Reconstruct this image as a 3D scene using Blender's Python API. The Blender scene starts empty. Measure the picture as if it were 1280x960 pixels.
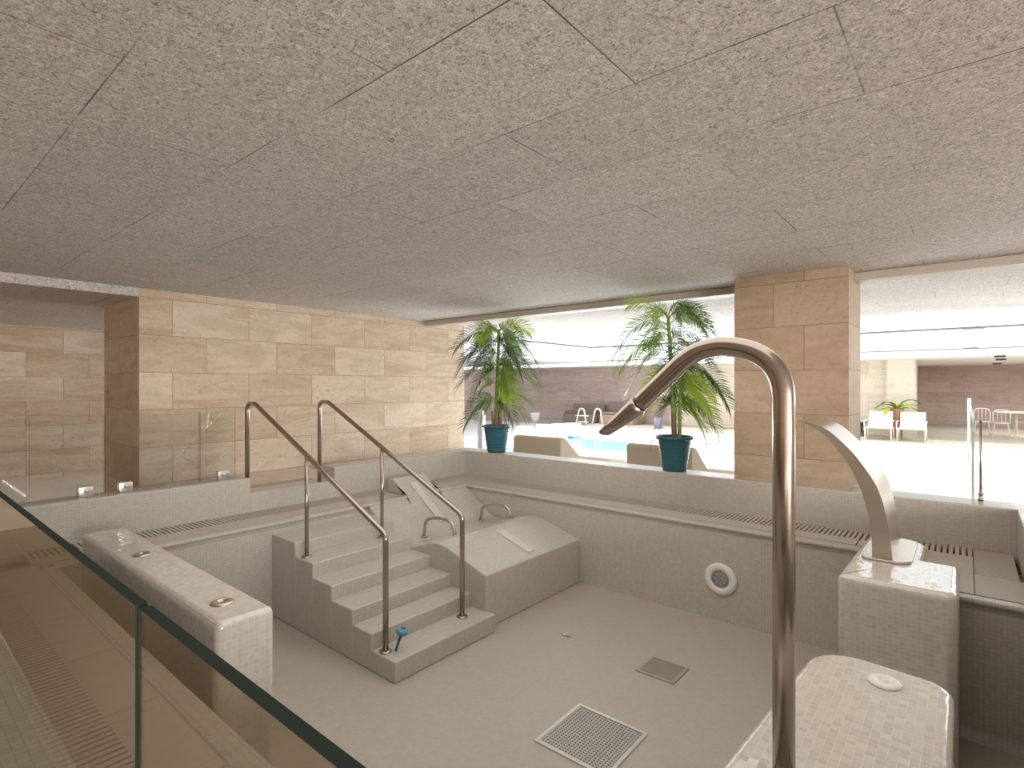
import bpy, bmesh, math, random
from mathutils import Vector, Matrix
random.seed(11)
SC = bpy.context.scene
COL = SC.collection
K = 1.55                      # eye height above the walkway; shapes below are written relative to the eye
R = math.radians

# ------------------------------------------------------------------ camera, sky, sun, lights, exposure
cam_d = bpy.data.cameras.new('camera')
cam = bpy.data.objects.new('camera', cam_d)
COL.objects.link(cam)
cam.location = (0, 0, K)
cam.rotation_euler = (R(90), 0, R(39.9))
cam_d.sensor_width = 36
cam_d.lens = 36 * 680 / 1280
cam_d.shift_y = 2 / 1280
cam_d.clip_start = 0.02
SC.camera = cam
vs = SC.view_settings
vs.view_transform = 'Standard'
vs.look = 'None'
vs.gamma = 1
vs.use_curve_mapping = False
vs.exposure = 0.7

world = bpy.data.worlds.new('sky')
SC.world = world
world.use_nodes = True
wn = world.node_tree.nodes
wn['Background'].inputs[0].default_value = (0.93, 0.96, 1.0, 1)
wn['Background'].inputs[1].default_value = 1.5

def light(name, kind, loc, rot, energy, color=(1, 1, 1), size=None, size_y=None):
    d = bpy.data.lights.new(name, kind)
    d.energy = energy
    d.color = color
    if kind == 'AREA':
        d.shape = 'RECTANGLE'
        d.size = size
        d.size_y = size_y
    o = bpy.data.objects.new(name, d)
    o.location = (loc[0], loc[1], loc[2] + K)
    o.rotation_euler = [R(a) for a in rot]
    COL.objects.link(o)
    return o

sun = light('sun', 'SUN', (0, 14, 8), (28, 0, 10), 2.4, (1.0, 0.97, 0.92))
sun.data.angle = R(1.5)
# area lights added for deck daylight, bounce and fill; lamps of walkway and corridor
light('daylight_deck_left', 'AREA', (-5.6, 12.0, -1.0), (-94, 0, 0), 230, (0.97, 0.98, 1.0), 7.2, 0.8)
light('daylight_deck_right', 'AREA', (3.5, 9.4, 0.30), (-90, 0, 0), 40, (0.97, 0.98, 1.0), 6.0, 0.8)
light('deck_bounce_left', 'AREA', (-6.2, 7.4, -1.5), (-140, 0, 0), 42, (1.0, 0.99, 0.97), 3.6, 1.4)
light('daylight_fill_right', 'AREA', (7.0, -0.9, -0.2), (0, 108, 0), 410, (1.0, 0.98, 0.96), 2.2, 3.3)  # unseen area light added to fill the pool from the right
light('uplight_fill_right', 'AREA', (3.2, -1.7, -1.45), (180, 0, 0), 32, (1.0, 0.97, 0.93), 5.0, 2.0)  # unseen upward light added to brighten the ceiling
light('pool_overhead_fill', 'AREA', (-2.3, 2.7, 1.0), (0, 0, 0), 44, (1.0, 0.96, 0.90), 4.6, 3.6)  # added fill under the ceiling to lift the pool; no fixture there
light('corridor_lamp', 'AREA', (-9.7, 4.2, 0.9), (0, 0, 0), 8, (1.0, 0.93, 0.83), 2.0, 3.0)
light('walkway_lamp', 'AREA', (-9.0, -2.4, 0.9), (0, 0, 0), 17, (1.0, 0.76, 0.50), 1.6, 1.6)
light('far_hall_fill', 'AREA', (3.5, 23.5, 0.7), (0, 0, 0), 150, (1.0, 0.95, 0.9), 9.0, 4.0)  # added fill to brighten the brown far wall

# ------------------------------------------------------------------ materials
def mat(name, color=(0.5, 0.5, 0.5), rough=0.5, metal=0.0, **kw):
    m = bpy.data.materials.new(name)
    m.use_nodes = True
    b = m.node_tree.nodes['Principled BSDF']
    b.inputs['Base Color'].default_value = (*color, 1)
    b.inputs['Roughness'].default_value = rough
    b.inputs['Metallic'].default_value = metal
    for k, v in kw.items():
        b.inputs[k].default_value = v
    return m

class N:
    """small helper round a node tree"""
    def __init__(s, m):
        s.t = m.node_tree
        s.b = s.t.nodes['Principled BSDF']
    def new(s, kind, ins=None, **props):
        n = s.t.nodes.new(kind)
        for k, v in props.items():
            setattr(n, k, v)
        for k, v in (ins or {}).items():
            if isinstance(v, bpy.types.NodeSocket):
                s.t.links.new(v, n.inputs[k])
            else:
                n.inputs[k].default_value = v
        return n
    def link(s, a, b):
        s.t.links.new(a, b)
    def ramp(s, fac, stops):
        n = s.new('ShaderNodeValToRGB', {0: fac})
        e = n.color_ramp.elements
        while len(e) < len(stops):
            e.new(0.5)
        for el, (p, c) in zip(e, stops):
            el.position = p
            el.color = (*c, 1)
        return n.outputs[0]
    def mix(s, fac, a, b, mode='MIX'):
        n = s.new('ShaderNodeMix', data_type='RGBA', blend_type=mode)
        for i, v in ((0, fac), (6, a), (7, b)):
            if isinstance(v, bpy.types.NodeSocket):
                s.link(v, n.inputs[i])
            elif i == 0:
                n.inputs[0].default_value = v
            else:
                n.inputs[i].default_value = (*v, 1)
        return n.outputs[2]
    def uv(s, loc=(0, 0, 0), scale=(1, 1, 1)):
        tc = s.new('ShaderNodeTexCoord')
        mp = s.new('ShaderNodeMapping', {0: tc.outputs['UV'], 'Location': loc, 'Scale': scale})
        return mp.outputs[0]

def mosaic_mat(name, base, grout, rough=0.28, tile=0.025, tilt=0.05, vary=0.06):
    m = mat(name, base, rough)
    n = N(m)
    uv = n.uv()
    lo = tuple(c * (1 - vary) for c in base)
    hi = tuple(min(1, c * (1 + vary)) for c in base)
    br = n.new('ShaderNodeTexBrick', {0: uv, 'Color1': (*lo, 1), 'Color2': (*hi, 1), 'Mortar': (*grout, 1),
               'Scale': 1.0, 'Mortar Size': 0.0013, 'Mortar Smooth': 0.3, 'Bias': 0.0,
               'Brick Width': tile, 'Row Height': tile}, offset=0.0)
    soft = n.new('ShaderNodeTexNoise', {0: uv, 'Scale': 1.6, 'Detail': 3.0})
    col = n.mix(n.new('ShaderNodeMath', {0: soft.outputs[0], 1: 0.16}, operation='MULTIPLY').outputs[0],
                br.outputs[0], tuple(c * 0.8 for c in base))
    n.link(col, n.b.inputs['Base Color'])
    cell = n.new('ShaderNodeVectorMath', {0: uv, 1: (tile, tile, tile)}, operation='DIVIDE')
    fl = n.new('ShaderNodeVectorMath', {0: cell.outputs[0]}, operation='FLOOR')
    wnz = n.new('ShaderNodeTexWhiteNoise', {0: fl.outputs[0]}, noise_dimensions='3D')
    cen = n.new('ShaderNodeVectorMath', {0: wnz.outputs[1], 1: (0.5, 0.5, 0.5)}, operation='SUBTRACT')
    sc = n.new('ShaderNodeVectorMath', {0: cen.outputs[0]}, operation='SCALE')
    sc.inputs[3].default_value = tilt
    geo = n.new('ShaderNodeNewGeometry')
    ad = n.new('ShaderNodeVectorMath', {0: geo.outputs['Normal'], 1: sc.outputs[0]}, operation='ADD')
    nm = n.new('ShaderNodeVectorMath', {0: ad.outputs[0]}, operation='NORMALIZE')
    bp = n.new('ShaderNodeBump', {'Strength': 0.35, 'Distance': 0.0015, 'Height': br.outputs['Fac'],
               'Normal': nm.outputs[0]}, invert=True)
    n.link(bp.outputs[0], n.b.inputs['Normal'])
    return m

M = {}
M['mosaic'] = mosaic_mat('cream_mosaic', (0.53, 0.493, 0.44), (0.40, 0.365, 0.315), 0.30)
M['mosaic_gloss'] = mosaic_mat('pearl_mosaic', (0.57, 0.53, 0.485), (0.66, 0.62, 0.56), 0.09, tilt=0.07, vary=0.09)
M['mosaic_gloss'].node_tree.nodes['Principled BSDF'].inputs['IOR'].default_value = 1.8
M['mosaic_floor'] = mosaic_mat('pool_floor_mosaic', (0.46, 0.41, 0.355), (0.43, 0.385, 0.33), 0.38, tilt=0.03, vary=0.04)

def stone_mat(name, base, light_c, dark_c, origin=(0.0, -0.257), rowh=0.397, width=0.80, rough=0.62):
    m = mat(name, base, rough)
    n = N(m)
    uv = n.uv(loc=(-origin[0] + 8 * width, -origin[1] + 40 * rowh, 0))
    br = n.new('ShaderNodeTexBrick', {0: uv, 'Color1': (0, 0, 0, 1), 'Color2': (1, 1, 1, 1), 'Mortar': (0.5, 0.5, 0.5, 1),
               'Scale': 1.0, 'Mortar Size': 0.0028, 'Mortar Smooth': 0.2, 'Bias': 0.0,
               'Brick Width': width, 'Row Height': rowh}, offset=0.42)
    def up(c, k):
        return tuple(min(1, x * k) for x in c)
    tone = n.ramp(br.outputs[0], [(0.0, base), (0.22, up(light_c, 1.06)), (0.45, dark_c), (0.62, base), (0.8, up(light_c, 1.12)), (1.0, up(dark_c, 0.97))])
    # veins run obliquely and shift from one slab to the next
    sh = n.new('ShaderNodeVectorMath', {0: br.outputs[0], 1: (3.7, 5.1, 2.0)}, operation='MULTIPLY')
    p = n.new('ShaderNodeVectorMath', {0: uv, 1: sh.outputs[0]}, operation='ADD')
    mp = n.new('ShaderNodeMapping', {0: p.outputs[0], 'Rotation': (0, 0, R(-24)), 'Scale': (0.7, 3.0, 1.0)})
    v1 = n.new('ShaderNodeTexNoise', {0: mp.outputs[0], 'Scale': 1.5, 'Detail': 6.0, 'Roughness': 0.58, 'Distortion': 1.0})
    vr = n.ramp(v1.outputs[0], [(0.34, up(dark_c, 0.9)), (0.45, base), (0.56, up(light_c, 1.1)), (0.66, base), (0.78, up(dark_c, 0.95))])
    c1 = n.mix(0.5, tone, vr)
    v2 = n.new('ShaderNodeTexNoise', {0: p.outputs[0], 'Scale': 22.0, 'Detail': 5.0, 'Roughness': 0.7})
    sp = n.ramp(v2.outputs[0], [(0.25, (0.72, 0.66, 0.60)), (0.5, (1, 1, 1)), (0.8, (1.07, 1.05, 1.02))])
    c2 = n.mix(0.6, c1, sp, 'MULTIPLY')
    v3 = n.new('ShaderNodeTexNoise', {0: p.outputs[0], 'Scale': 30.0, 'Detail': 3.0, 'Roughness': 0.6, 'Distortion': 0.5})
    v4 = n.new('ShaderNodeTexNoise', {0: mp.outputs[0], 'Scale': 1.1, 'Detail': 2.0})
    pit = n.new('ShaderNodeMath', {0: n.ramp(v3.outputs[0], [(0.58, (0, 0, 0)), (0.68, (1, 1, 1))]),
                1: n.ramp(v4.outputs[0], [(0.52, (0, 0, 0)), (0.62, (0.55, 0.55, 0.55))])}, operation='MULTIPLY')
    c2 = n.mix(pit.outputs[0], c2, up(dark_c, 0.62))
    c3 = n.mix(br.outputs[1], c2, tuple(c * 0.55 for c in dark_c))
    n.link(c3, n.b.inputs['Base Color'])
    bp = n.new('ShaderNodeBump', {'Strength': 0.5, 'Distance': 0.004, 'Height': br.outputs[1]}, invert=True)
    n.link(bp.outputs[0], n.b.inputs['Normal'])
    return m

M['sandstone'] = stone_mat('sandstone', (0.57, 0.44, 0.32), (0.65, 0.55, 0.44), (0.50, 0.36, 0.245), origin=(2.515, -0.257), width=0.82)
M['sandstone_shaded'] = stone_mat('column_sandstone_shaded', (0.40, 0.293, 0.203), (0.435, 0.328, 0.236), (0.365, 0.258, 0.17), origin=(-1.112, -0.257), width=0.60)  # same stone as the wall, the column's shade put into darker colours
M['taupe_stone'] = stone_mat('taupe_stone', (0.47, 0.365, 0.32), (0.52, 0.42, 0.375), (0.43, 0.325, 0.285), width=1.2, rowh=0.42)
M['cream_stone'] = stone_mat('cream_stone', (0.70, 0.62, 0.50), (0.74, 0.67, 0.56), (0.67, 0.585, 0.46), width=1.2, rowh=0.6)

def ceiling_mat():
    m = mat('wood_wool_board', (0.5, 0.46, 0.42), 0.95)
    n = N(m)
    bw, rh = 1.17, 0.577
    uv = n.uv(loc=(0.86 + 20 * bw, -0.525 + 20 * rh, 0))
    br = n.new('ShaderNodeTexBrick', {0: uv, 'Color1': (0, 0, 0, 1), 'Color2': (1, 1, 1, 1), 'Mortar': (0.5, 0.5, 0.5, 1),
               'Scale': 1.0, 'Mortar Size': 0.003, 'Mortar Smooth': 0.2, 'Brick Width': bw, 'Row Height': rh}, offset=0.5)
    wob = n.new('ShaderNodeTexNoise', {0: uv, 'Scale': 30.0, 'Detail': 2.0})
    off = n.new('ShaderNodeVectorMath', {0: wob.outputs[1]}, operation='SCALE')
    off.inputs[3].default_value = 0.09
    p = n.new('ShaderNodeVectorMath', {0: uv, 1: off.outputs[0]}, operation='ADD')
    f1 = n.new('ShaderNodeTexNoise', {0: p.outputs[0], 'Scale': 48.0, 'Detail': 4.0, 'Roughness': 0.65, 'Distortion': 1.6})
    f2 = n.new('ShaderNodeTexVoronoi', {0: p.outputs[0], 'Scale': 70.0}, feature='DISTANCE_TO_EDGE')
    c = n.ramp(f1.outputs[0], [(0.33, (0.17, 0.15, 0.135)), (0.42, (0.46, 0.425, 0.395)), (0.52, (0.64, 0.605, 0.575)), (0.63, (0.86, 0.83, 0.80))])
    g = n.ramp(f2.outputs[0], [(0.0, (0.72, 0.69, 0.66)), (0.16, (1, 1, 1))])
    c = n.mix(0.65, c, g, 'MULTIPLY')
    # pale curled strands and dark pores
    f3 = n.new('ShaderNodeTexNoise', {0: p.outputs[0], 'Scale': 33.0, 'Detail': 1.5, 'Roughness': 0.5, 'Distortion': 2.2})
    st = n.ramp(f3.outputs[0], [(0.455, (0, 0, 0)), (0.50, (0.62, 0.62, 0.62)), (0.545, (0, 0, 0))])
    c = n.mix(st, c, (0.80, 0.765, 0.73))
    f4 = n.new('ShaderNodeTexNoise', {0: uv, 'Scale': 75.0, 'Detail': 2.0, 'Roughness': 0.6, 'Distortion': 0.6})
    po = n.ramp(f4.outputs[0], [(0.60, (0, 0, 0)), (0.70, (0.75, 0.75, 0.75))])
    c = n.mix(po, c, (0.17, 0.145, 0.125))
    tone = n.ramp(br.outputs[0], [(0, (0.94, 0.93, 0.92)), (1, (1.05, 1.04, 1.03))])
    c = n.mix(1.0, c, tone, 'MULTIPLY')
    # boards are butted: the joint only opens here and there
    gap = n.new('ShaderNodeTexNoise', {0: uv, 'Scale': 1.3, 'Detail': 1.0})
    gm = n.ramp(gap.outputs[0], [(0.44, (0.12, 0.12, 0.12)), (0.60, (1, 1, 1))])
    gf = n.new('ShaderNodeMath', {0: br.outputs[1], 1: gm}, operation='MULTIPLY')
    c = n.mix(gf.outputs[0], c, (0.14, 0.11, 0.09))
    n.link(c, n.b.inputs['Base Color'])
    h = n.new('ShaderNodeMath', {0: f1.outputs[0], 1: gf.outputs[0]}, operation='SUBTRACT')
    bp = n.new('ShaderNodeBump', {'Strength': 0.55, 'Distance': 0.006, 'Height': h.outputs[0]})
    n.link(bp.outputs[0], n.b.inputs['Normal'])
    return m
M['ceiling'] = ceiling_mat()

def grain_mat(name, base, rough=0.6, scale=40.0, amount=0.12, bump=0.0, **kw):
    m = mat(name, base, rough, **kw)
    n = N(m)
    tc = n.new('ShaderNodeTexCoord')
    ns = n.new('ShaderNodeTexNoise', {0: tc.outputs['Object'], 'Scale': scale, 'Detail': 4.0})
    c = n.ramp(ns.outputs[0], [(0.25, tuple(x * (1 - amount) for x in base)), (0.75, tuple(min(1, x * (1 + amount)) for x in base))])
    n.link(c, n.b.inputs['Base Color'])
    if bump:
        bp = n.new('ShaderNodeBump', {'Strength': bump, 'Distance': 0.002, 'Height': ns.outputs[0]})
        n.link(bp.outputs[0], n.b.inputs['Normal'])
    return m

def tile_mat(name, base, grout, w, h, rough=0.4):
    m = mat(name, base, rough)
    n = N(m)
    uv = n.uv(loc=(30 * w, 30 * h, 0))
    br = n.new('ShaderNodeTexBrick', {0: uv, 'Color1': (*[c * 0.95 for c in base], 1), 'Color2': (*[min(1, c * 1.04) for c in base], 1),
               'Mortar': (*grout, 1), 'Scale': 1.0, 'Mortar Size': 0.003, 'Brick Width': w, 'Row Height': h}, offset=0.0)
    ns = n.new('ShaderNodeTexNoise', {0: uv, 'Scale': 9.0, 'Detail': 5.0})
    c = n.mix(0.5, br.outputs[0], n.ramp(ns.outputs[0], [(0.3, (0.88, 0.87, 0.86)), (0.7, (1.08, 1.07, 1.06))]), 'MULTIPLY')
    n.link(c, n.b.inputs['Base Color'])
    return m

M['walk_tile'] = tile_mat('walkway_stone_tile', (0.42, 0.33, 0.235), (0.28, 0.22, 0.16), 0.6, 0.6)
M['deck'] = tile_mat('pale_deck_tile', (0.84, 0.82, 0.79), (0.66, 0.64, 0.61), 0.6, 0.6, 0.45)
M['deck_far'] = tile_mat('beige_deck_tile', (0.48, 0.43, 0.37), (0.40, 0.36, 0.31), 0.6, 0.6, 0.5)
M['slab'] = grain_mat('cast_stone', (0.52, 0.465, 0.40), 0.55, 60, 0.08)
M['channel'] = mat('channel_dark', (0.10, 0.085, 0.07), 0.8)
M['plaster'] = grain_mat('white_plaster', (0.85, 0.85, 0.85), 0.8, 20, 0.02)
M['dark_flash'] = mat('dark_flashing', (0.10, 0.10, 0.12), 0.5)
M['upstand_shade'] = mat('grey_shadow_paint', (0.36, 0.37, 0.43), 0.5)  # flat colour of the painted shadow on the roof upstand
M['steel'] = mat('brushed_steel', (0.44, 0.38, 0.33), 0.22, 1.0)
M['steel_satin'] = grain_mat('satin_steel', (0.66, 0.60, 0.54), 0.36, 14, 0.05, metallic=1.0) if False else mat('satin_steel', (0.58, 0.52, 0.46), 0.34, 1.0)
M['glass'] = mat('clear_glass', (0.93, 0.97, 0.95), 0.0, 0.0, **{'Transmission Weight': 1.0, 'IOR': 1.45})
M['glass_tint'] = mat('smoky_glass', (0.60, 0.545, 0.44), 0.0, 0.0, **{'Transmission Weight': 1.0, 'IOR': 1.5})
M['glass_edge'] = mat('green_glass_edge', (0.03, 0.045, 0.038), 0.6, **{'Specular IOR Level': 0.04})
M['glass_edge_pale'] = mat('pale_glass_edge', (0.75, 0.82, 0.82), 0.15)
M['clamp'] = mat('clamp_steel', (0.72, 0.69, 0.65), 0.3, 1.0)
M['white_plastic'] = mat('white_plastic', (0.80, 0.77, 0.72), 0.35)
M['strip'] = mat('pale_strip', (0.60, 0.565, 0.51), 0.35)
M['landing'] = tile_mat('pink_stone_tile', (0.74, 0.62, 0.51), (0.50, 0.41, 0.33), 0.6, 0.6)
M['lens'] = mat('grey_lens', (0.27, 0.275, 0.31), 0.2)
M['lens_ring'] = mat('lens_ring', (0.42, 0.40, 0.40), 0.3, 0.6)
M['blue_plastic'] = mat('blue_plastic', (0.10, 0.33, 0.50), 0.35)
M['blue_dark'] = mat('dark_blue_plastic', (0.02, 0.10, 0.16), 0.4)
M['pot'] = mat('teal_glaze', (0.025, 0.115, 0.155), 0.18)
M['soil'] = grain_mat('soil', (0.10, 0.075, 0.05), 0.95, 80, 0.3)
M['trunk'] = grain_mat('palm_trunk', (0.26, 0.20, 0.12), 0.85, 50, 0.3, 0.6)
M['sheath'] = grain_mat('palm_sheath', (0.22, 0.30, 0.06), 0.6, 25, 0.45)
def leaf_mat(name, c, tr):
    m = mat(name, c, 0.42)
    n = N(m)
    tl = n.new('ShaderNodeBsdfTranslucent', {0: (*tr, 1)})
    mx = n.new('ShaderNodeMixShader', {0: 0.28, 1: n.b.outputs[0], 2: tl.outputs[0]})
    n.link(mx.outputs[0], n.t.nodes['Material Output'].inputs[0])
    return m
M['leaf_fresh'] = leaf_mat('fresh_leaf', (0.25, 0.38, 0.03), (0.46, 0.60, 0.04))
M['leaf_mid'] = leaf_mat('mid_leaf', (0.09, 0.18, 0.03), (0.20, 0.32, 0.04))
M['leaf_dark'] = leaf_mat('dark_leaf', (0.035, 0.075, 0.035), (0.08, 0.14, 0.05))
M['concrete'] = grain_mat('beige_concrete', (0.50, 0.42, 0.32), 0.75, 30, 0.06)
M['water'] = mat('pool_water', (0.34, 0.66, 0.82), 0.06)
M['white_metal'] = mat('white_metal', (0.80, 0.79, 0.76), 0.4)
M['sling'] = mat('cream_sling', (0.62, 0.56, 0.49), 0.7)
M['sofa'] = grain_mat('taupe_weave', (0.27, 0.215, 0.18), 0.9, 60, 0.15)
M['cushion'] = grain_mat('brown_cushion', (0.21, 0.14, 0.11), 0.9, 60, 0.15)
M['dark_plastic'] = mat('dark_plastic', (0.06, 0.05, 0.06), 0.5)
M['grey_post'] = mat('grey_post', (0.42, 0.42, 0.44), 0.5, 0.3)
M['leafbit'] = mat('dry_leaf', (0.62, 0.55, 0.45), 0.8)
M['terracotta'] = mat('terracotta', (0.50, 0.25, 0.16), 0.7)

# ------------------------------------------------------------------ mesh helpers
class MB:
    def __init__(s):
        s.bm = bmesh.new()
        s.mi = 0
    def _tag(s, faces, smooth=False):
        for f in faces:
            f.material_index = s.mi
            f.smooth = smooth
    def box(s, x0, x1, y0, y1, z0, z1, bevel=0.0, seg=3, smooth=None):
        b = bmesh.new()
        v = [b.verts.new((x, y, z)) for x in (x0, x1) for y in (y0, y1) for z in (z0, z1)]
        for q in ((0, 1, 3, 2), (4, 6, 7, 5), (0, 4, 5, 1), (2, 3, 7, 6), (0, 2, 6, 4), (1, 5, 7, 3)):
            b.faces.new([v[i] for i in q])
        if bevel:
            bmesh.ops.bevel(b, geom=list(b.edges), offset=bevel, segments=seg, profile=0.5, affect='EDGES')
        s.add(b, bool(bevel) if smooth is None else smooth, flat_big=True)
        return s
    def add(s, b, smooth=False, matrix=None, flat_big=False):
        bmesh.ops.recalc_face_normals(b, faces=b.faces)
        if matrix is not None:
            bmesh.ops.transform(b, matrix=matrix, verts=b.verts)
        vm = {}
        for v in b.verts:
            vm[v] = s.bm.verts.new(v.co)
        for f in b.faces:
            try:
                nf = s.bm.faces.new([vm[v] for v in f.verts])
                nf.material_index = s.mi
                nf.smooth = smooth and (not flat_big or f.calc_area() < 0.02)
            except ValueError:
                pass
        b.free()
    def prism(s, poly, lo, hi, axis='z', bevel=0.0, seg=3, top_only=False, smooth=None):
        """extrude a 2-D outline; axis z: (x,y) outline, axis y: (x,z) outline, axis x: (y,z) outline"""
        b = bmesh.new()
        def P(a, c, t):
            return {'z': (a, c, t), 'y': (a, t, c), 'x': (t, a, c)}[axis]
        lo_v = [b.verts.new(P(a, c, lo)) for a, c in poly]
        hi_v = [b.verts.new(P(a, c, hi)) for a, c in poly]
        b.faces.new(lo_v)
        top = b.faces.new(hi_v)
        n = len(poly)
        for i in range(n):
            j = (i + 1) % n
            b.faces.new((lo_v[i], lo_v[j], hi_v[j], hi_v[i]))
        bmesh.ops.recalc_face_normals(b, faces=b.faces)
        if bevel:
            es = list(top.edges) if top_only else [e for e in b.edges if e.calc_face_angle(0) > R(32)]
            bmesh.ops.bevel(b, geom=es, offset=bevel, segments=seg, profile=0.5, affect='EDGES')
        s.add(b, bool(bevel) if smooth is None else smooth, flat_big=True)
        return s
    def tube(s, pts, r, n=12, caps=True, smooth=True, taper=None):
        pts = [Vector(p) for p in pts]
        b = bmesh.new()
        rings = []
        t0 = (pts[1] - pts[0]).normalized()
        up = Vector((0, 0, 1)) if abs(t0.z) < 0.9 else Vector((1, 0, 0))
        nx = t0.cross(up).normalized()
        for i, p in enumerate(pts):
            if i == 0:
                t = pts[1] - pts[0]
            elif i == len(pts) - 1:
                t = pts[-1] - pts[-2]
            else:
                t = (pts[i + 1] - p).normalized() + (p - pts[i - 1]).normalized()
            t.normalize()
            nx = (nx - t * nx.dot(t)).normalized()
            ny = t.cross(nx)
            rr = r if taper is None else r * taper[i]
            rings.append([b.verts.new(p + (nx * math.cos(2 * math.pi * k / n) + ny * math.sin(2 * math.pi * k / n)) * rr) for k in range(n)])
        for a, c in zip(rings, rings[1:]):
            for k in range(n):
                b.faces.new((a[k], a[(k + 1) % n], c[(k + 1) % n], c[k]))
        if caps:
            b.faces.new(rings[0][::-1])
            b.faces.new(rings[-1])
        s.add(b, smooth)
        return s
    def lathe(s, prof, c, n=32, smooth=True, matrix=None):
        """prof: (radius, z) list turned about the vertical through c"""
        b = bmesh.new()
        rings = []
        for r, z in prof:
            if r < 1e-6:
                rings.append([b.verts.new((c[0], c[1], c[2] + z))])
            else:
                rings.append([b.verts.new((c[0] + r * math.cos(2 * math.pi * k / n), c[1] + r * math.sin(2 * math.pi * k / n), c[2] + z)) for k in range(n)])
        for a, d in zip(rings, rings[1:]):
            for k in range(n):
                q = [a[k % len(a)], a[(k + 1) % n % len(a)], d[(k + 1) % n % len(d)], d[k % len(d)]]
                u = []
                for v in q:
                    if v not in u:
                        u.append(v)
                if len(u) > 2:
                    b.faces.new(u)
        s.add(b, smooth, matrix)
        return s
    def quad(s, *v):
        f = s.bm.faces.new([s.bm.verts.new(p) for p in v])
        f.material_index = s.mi
        return f
    def build(s, name, mats, parent=None, loc=None):
        """vertices are eye-relative world coordinates; loc is the origin (eye-relative)"""
        me = bpy.data.meshes.new(name)
        uvl = s.bm.loops.layers.uv.new('UVMap')
        s.bm.normal_update()
        for f in s.bm.faces:
            n = f.normal
            a = (abs(n.x), abs(n.y), abs(n.z))
            k = a.index(max(a))
            for l in f.loops:
                c = l.vert.co
                l[uvl].uv = ((c.y, c.z), (c.x, c.z), (c.x, c.y))[k]
        root = parent
        base = Vector((0, 0, 0))
        if parent is not None:
            base = Vector(parent['_o']) if '_o' in parent else base
        elif loc is not None:
            base = Vector(loc)
        for v in s.bm.verts:
            v.co -= base
        s.bm.to_mesh(me)
        s.bm.free()
        for m in (mats if isinstance(mats, (list, tuple)) else [mats]):
            me.materials.append(m)
        o = bpy.data.objects.new(name, me)
        COL.objects.link(o)
        if parent is None:
            o.location = (base.x, base.y, base.z + K)
        else:
            o.parent = parent
        if parent is not None and '_o' in parent:
            o['_o'] = list(base)
        else:
            o['_o'] = list(base)
        return o

def fillet(pts, r, n=7):
    pts = [Vector(p) for p in pts]
    out = [pts[0]]
    for a, p, c in zip(pts, pts[1:], pts[2:]):
        d1, d2 = (a - p).normalized(), (c - p).normalized()
        ang = d1.angle(d2)
        t = min(r / math.tan(ang / 2), (a - p).length * 0.49, (c - p).length * 0.49)
        rr = t * math.tan(ang / 2)
        bis = (d1 + d2).normalized()
        cen = p + bis * (rr / math.sin(ang / 2))
        s0, s1 = p + d1 * t - cen, p + d2 * t - cen
        for i in range(n + 1):
            f = i / n
            v = s0.normalized().slerp(s1.normalized(), f) * rr
            out.append(cen + v)
    out.append(pts[-1])
    return out

def spline(pts, n=6):
    pts = [Vector(p) for p in pts]
    q = [pts[0] * 2 - pts[1]] + pts + [pts[-1] * 2 - pts[-2]]
    out = []
    for i in range(1, len(q) - 2):
        for k in range(n):
            t = k / n
            a, b, c, d = q[i - 1], q[i], q[i + 1], q[i + 2]
            out.append(0.5 * ((2 * b) + (c - a) * t + (2 * a - 5 * b + 4 * c - d) * t * t + (3 * b - a - 3 * c + d) * t ** 3))
    out.append(pts[-1])
    return out

def tag(o, label, cat, group=None, kind=None):
    o['label'] = label
    o['category'] = cat
    if group:
        o['group'] = group
    if kind:
        o['kind'] = kind
    return o
def thing(name, label, cat, loc, group=None):
    o = bpy.data.objects.new(name, None)
    o.empty_display_size = 0.1
    COL.objects.link(o)
    o.location = (loc[0], loc[1], loc[2] + K)
    o['_o'] = list(loc)
    return tag(o, label, cat, group)
def struct(o, label, cat):
    return tag(o, label, cat, kind='structure')

# ------------------------------------------------------------------ the setting
ZC = 1.022          # ceiling
ZP = -0.90          # parapet top
ZO = -1.23          # overflow slabs
ZF = -2.07          # pool floor
ZW = -1.55          # walkway / deck
XL, YB, XR, YN = -5.35, 5.38, 0.28, 0.31    # inner faces of the parapets

b = MB()
b.box(-17, 9, -4.2, 9.53, ZC, ZC + 0.4)
struct(b.build('ceiling', M['ceiling']), 'mottled wood-wool board ceiling with open seams above the empty pool', 'ceiling')
b = MB()
b.box(-11.6, -7.9, -4.2, 6.65, 0.967, ZC - 0.002)
struct(b.build('ceiling_corridor', M['ceiling']), 'lower pale board ceiling of the side corridor at far left', 'ceiling')
b = MB()
b.box(-17, 9, 5.75, 5.95, 0.945, ZC - 0.002, 0.006, 1)
struct(b.build('trim_1', M['slab']), 'long beige ceiling trim above the openings to the pool hall', 'trim')
b = MB()
b.box(-7.9, -6.63, -4.2, 1.86, 0.93, ZC - 0.002)
struct(b.build('beam', M['ceiling']), 'low beam across the corridor entrance at far left', 'beam')

b = MB()
b.box(-7.9, -6.63, 1.86, 6.65, ZW, ZC - 0.001)
struct(b.build('wall_left', M['sandstone']), 'long warm sandstone wall behind the stair handrails', 'wall')
b = MB()
b.box(-12.0, -11.6, -4.2, 6.65, ZW, 0.967)
struct(b.build('wall_corridor', M['sandstone']), 'sandstone back wall of the corridor at far left', 'wall')
b = MB()
b.box(-12, 9, -4.6, -4.2, ZW, ZC)
struct(b.build('wall_back', M['sandstone']), 'sandstone wall behind the viewer', 'wall')
b = MB()
b.box(-1.715, -0.77, YB + 0.005, 5.68, ZP, ZC - 0.001)
b.box(-1.715, -0.77, 5.68, 6.04, ZW, ZC - 0.001)
struct(b.build('column', M['sandstone_shaded']), 'square sandstone column standing on the pool parapet', 'column')

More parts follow.
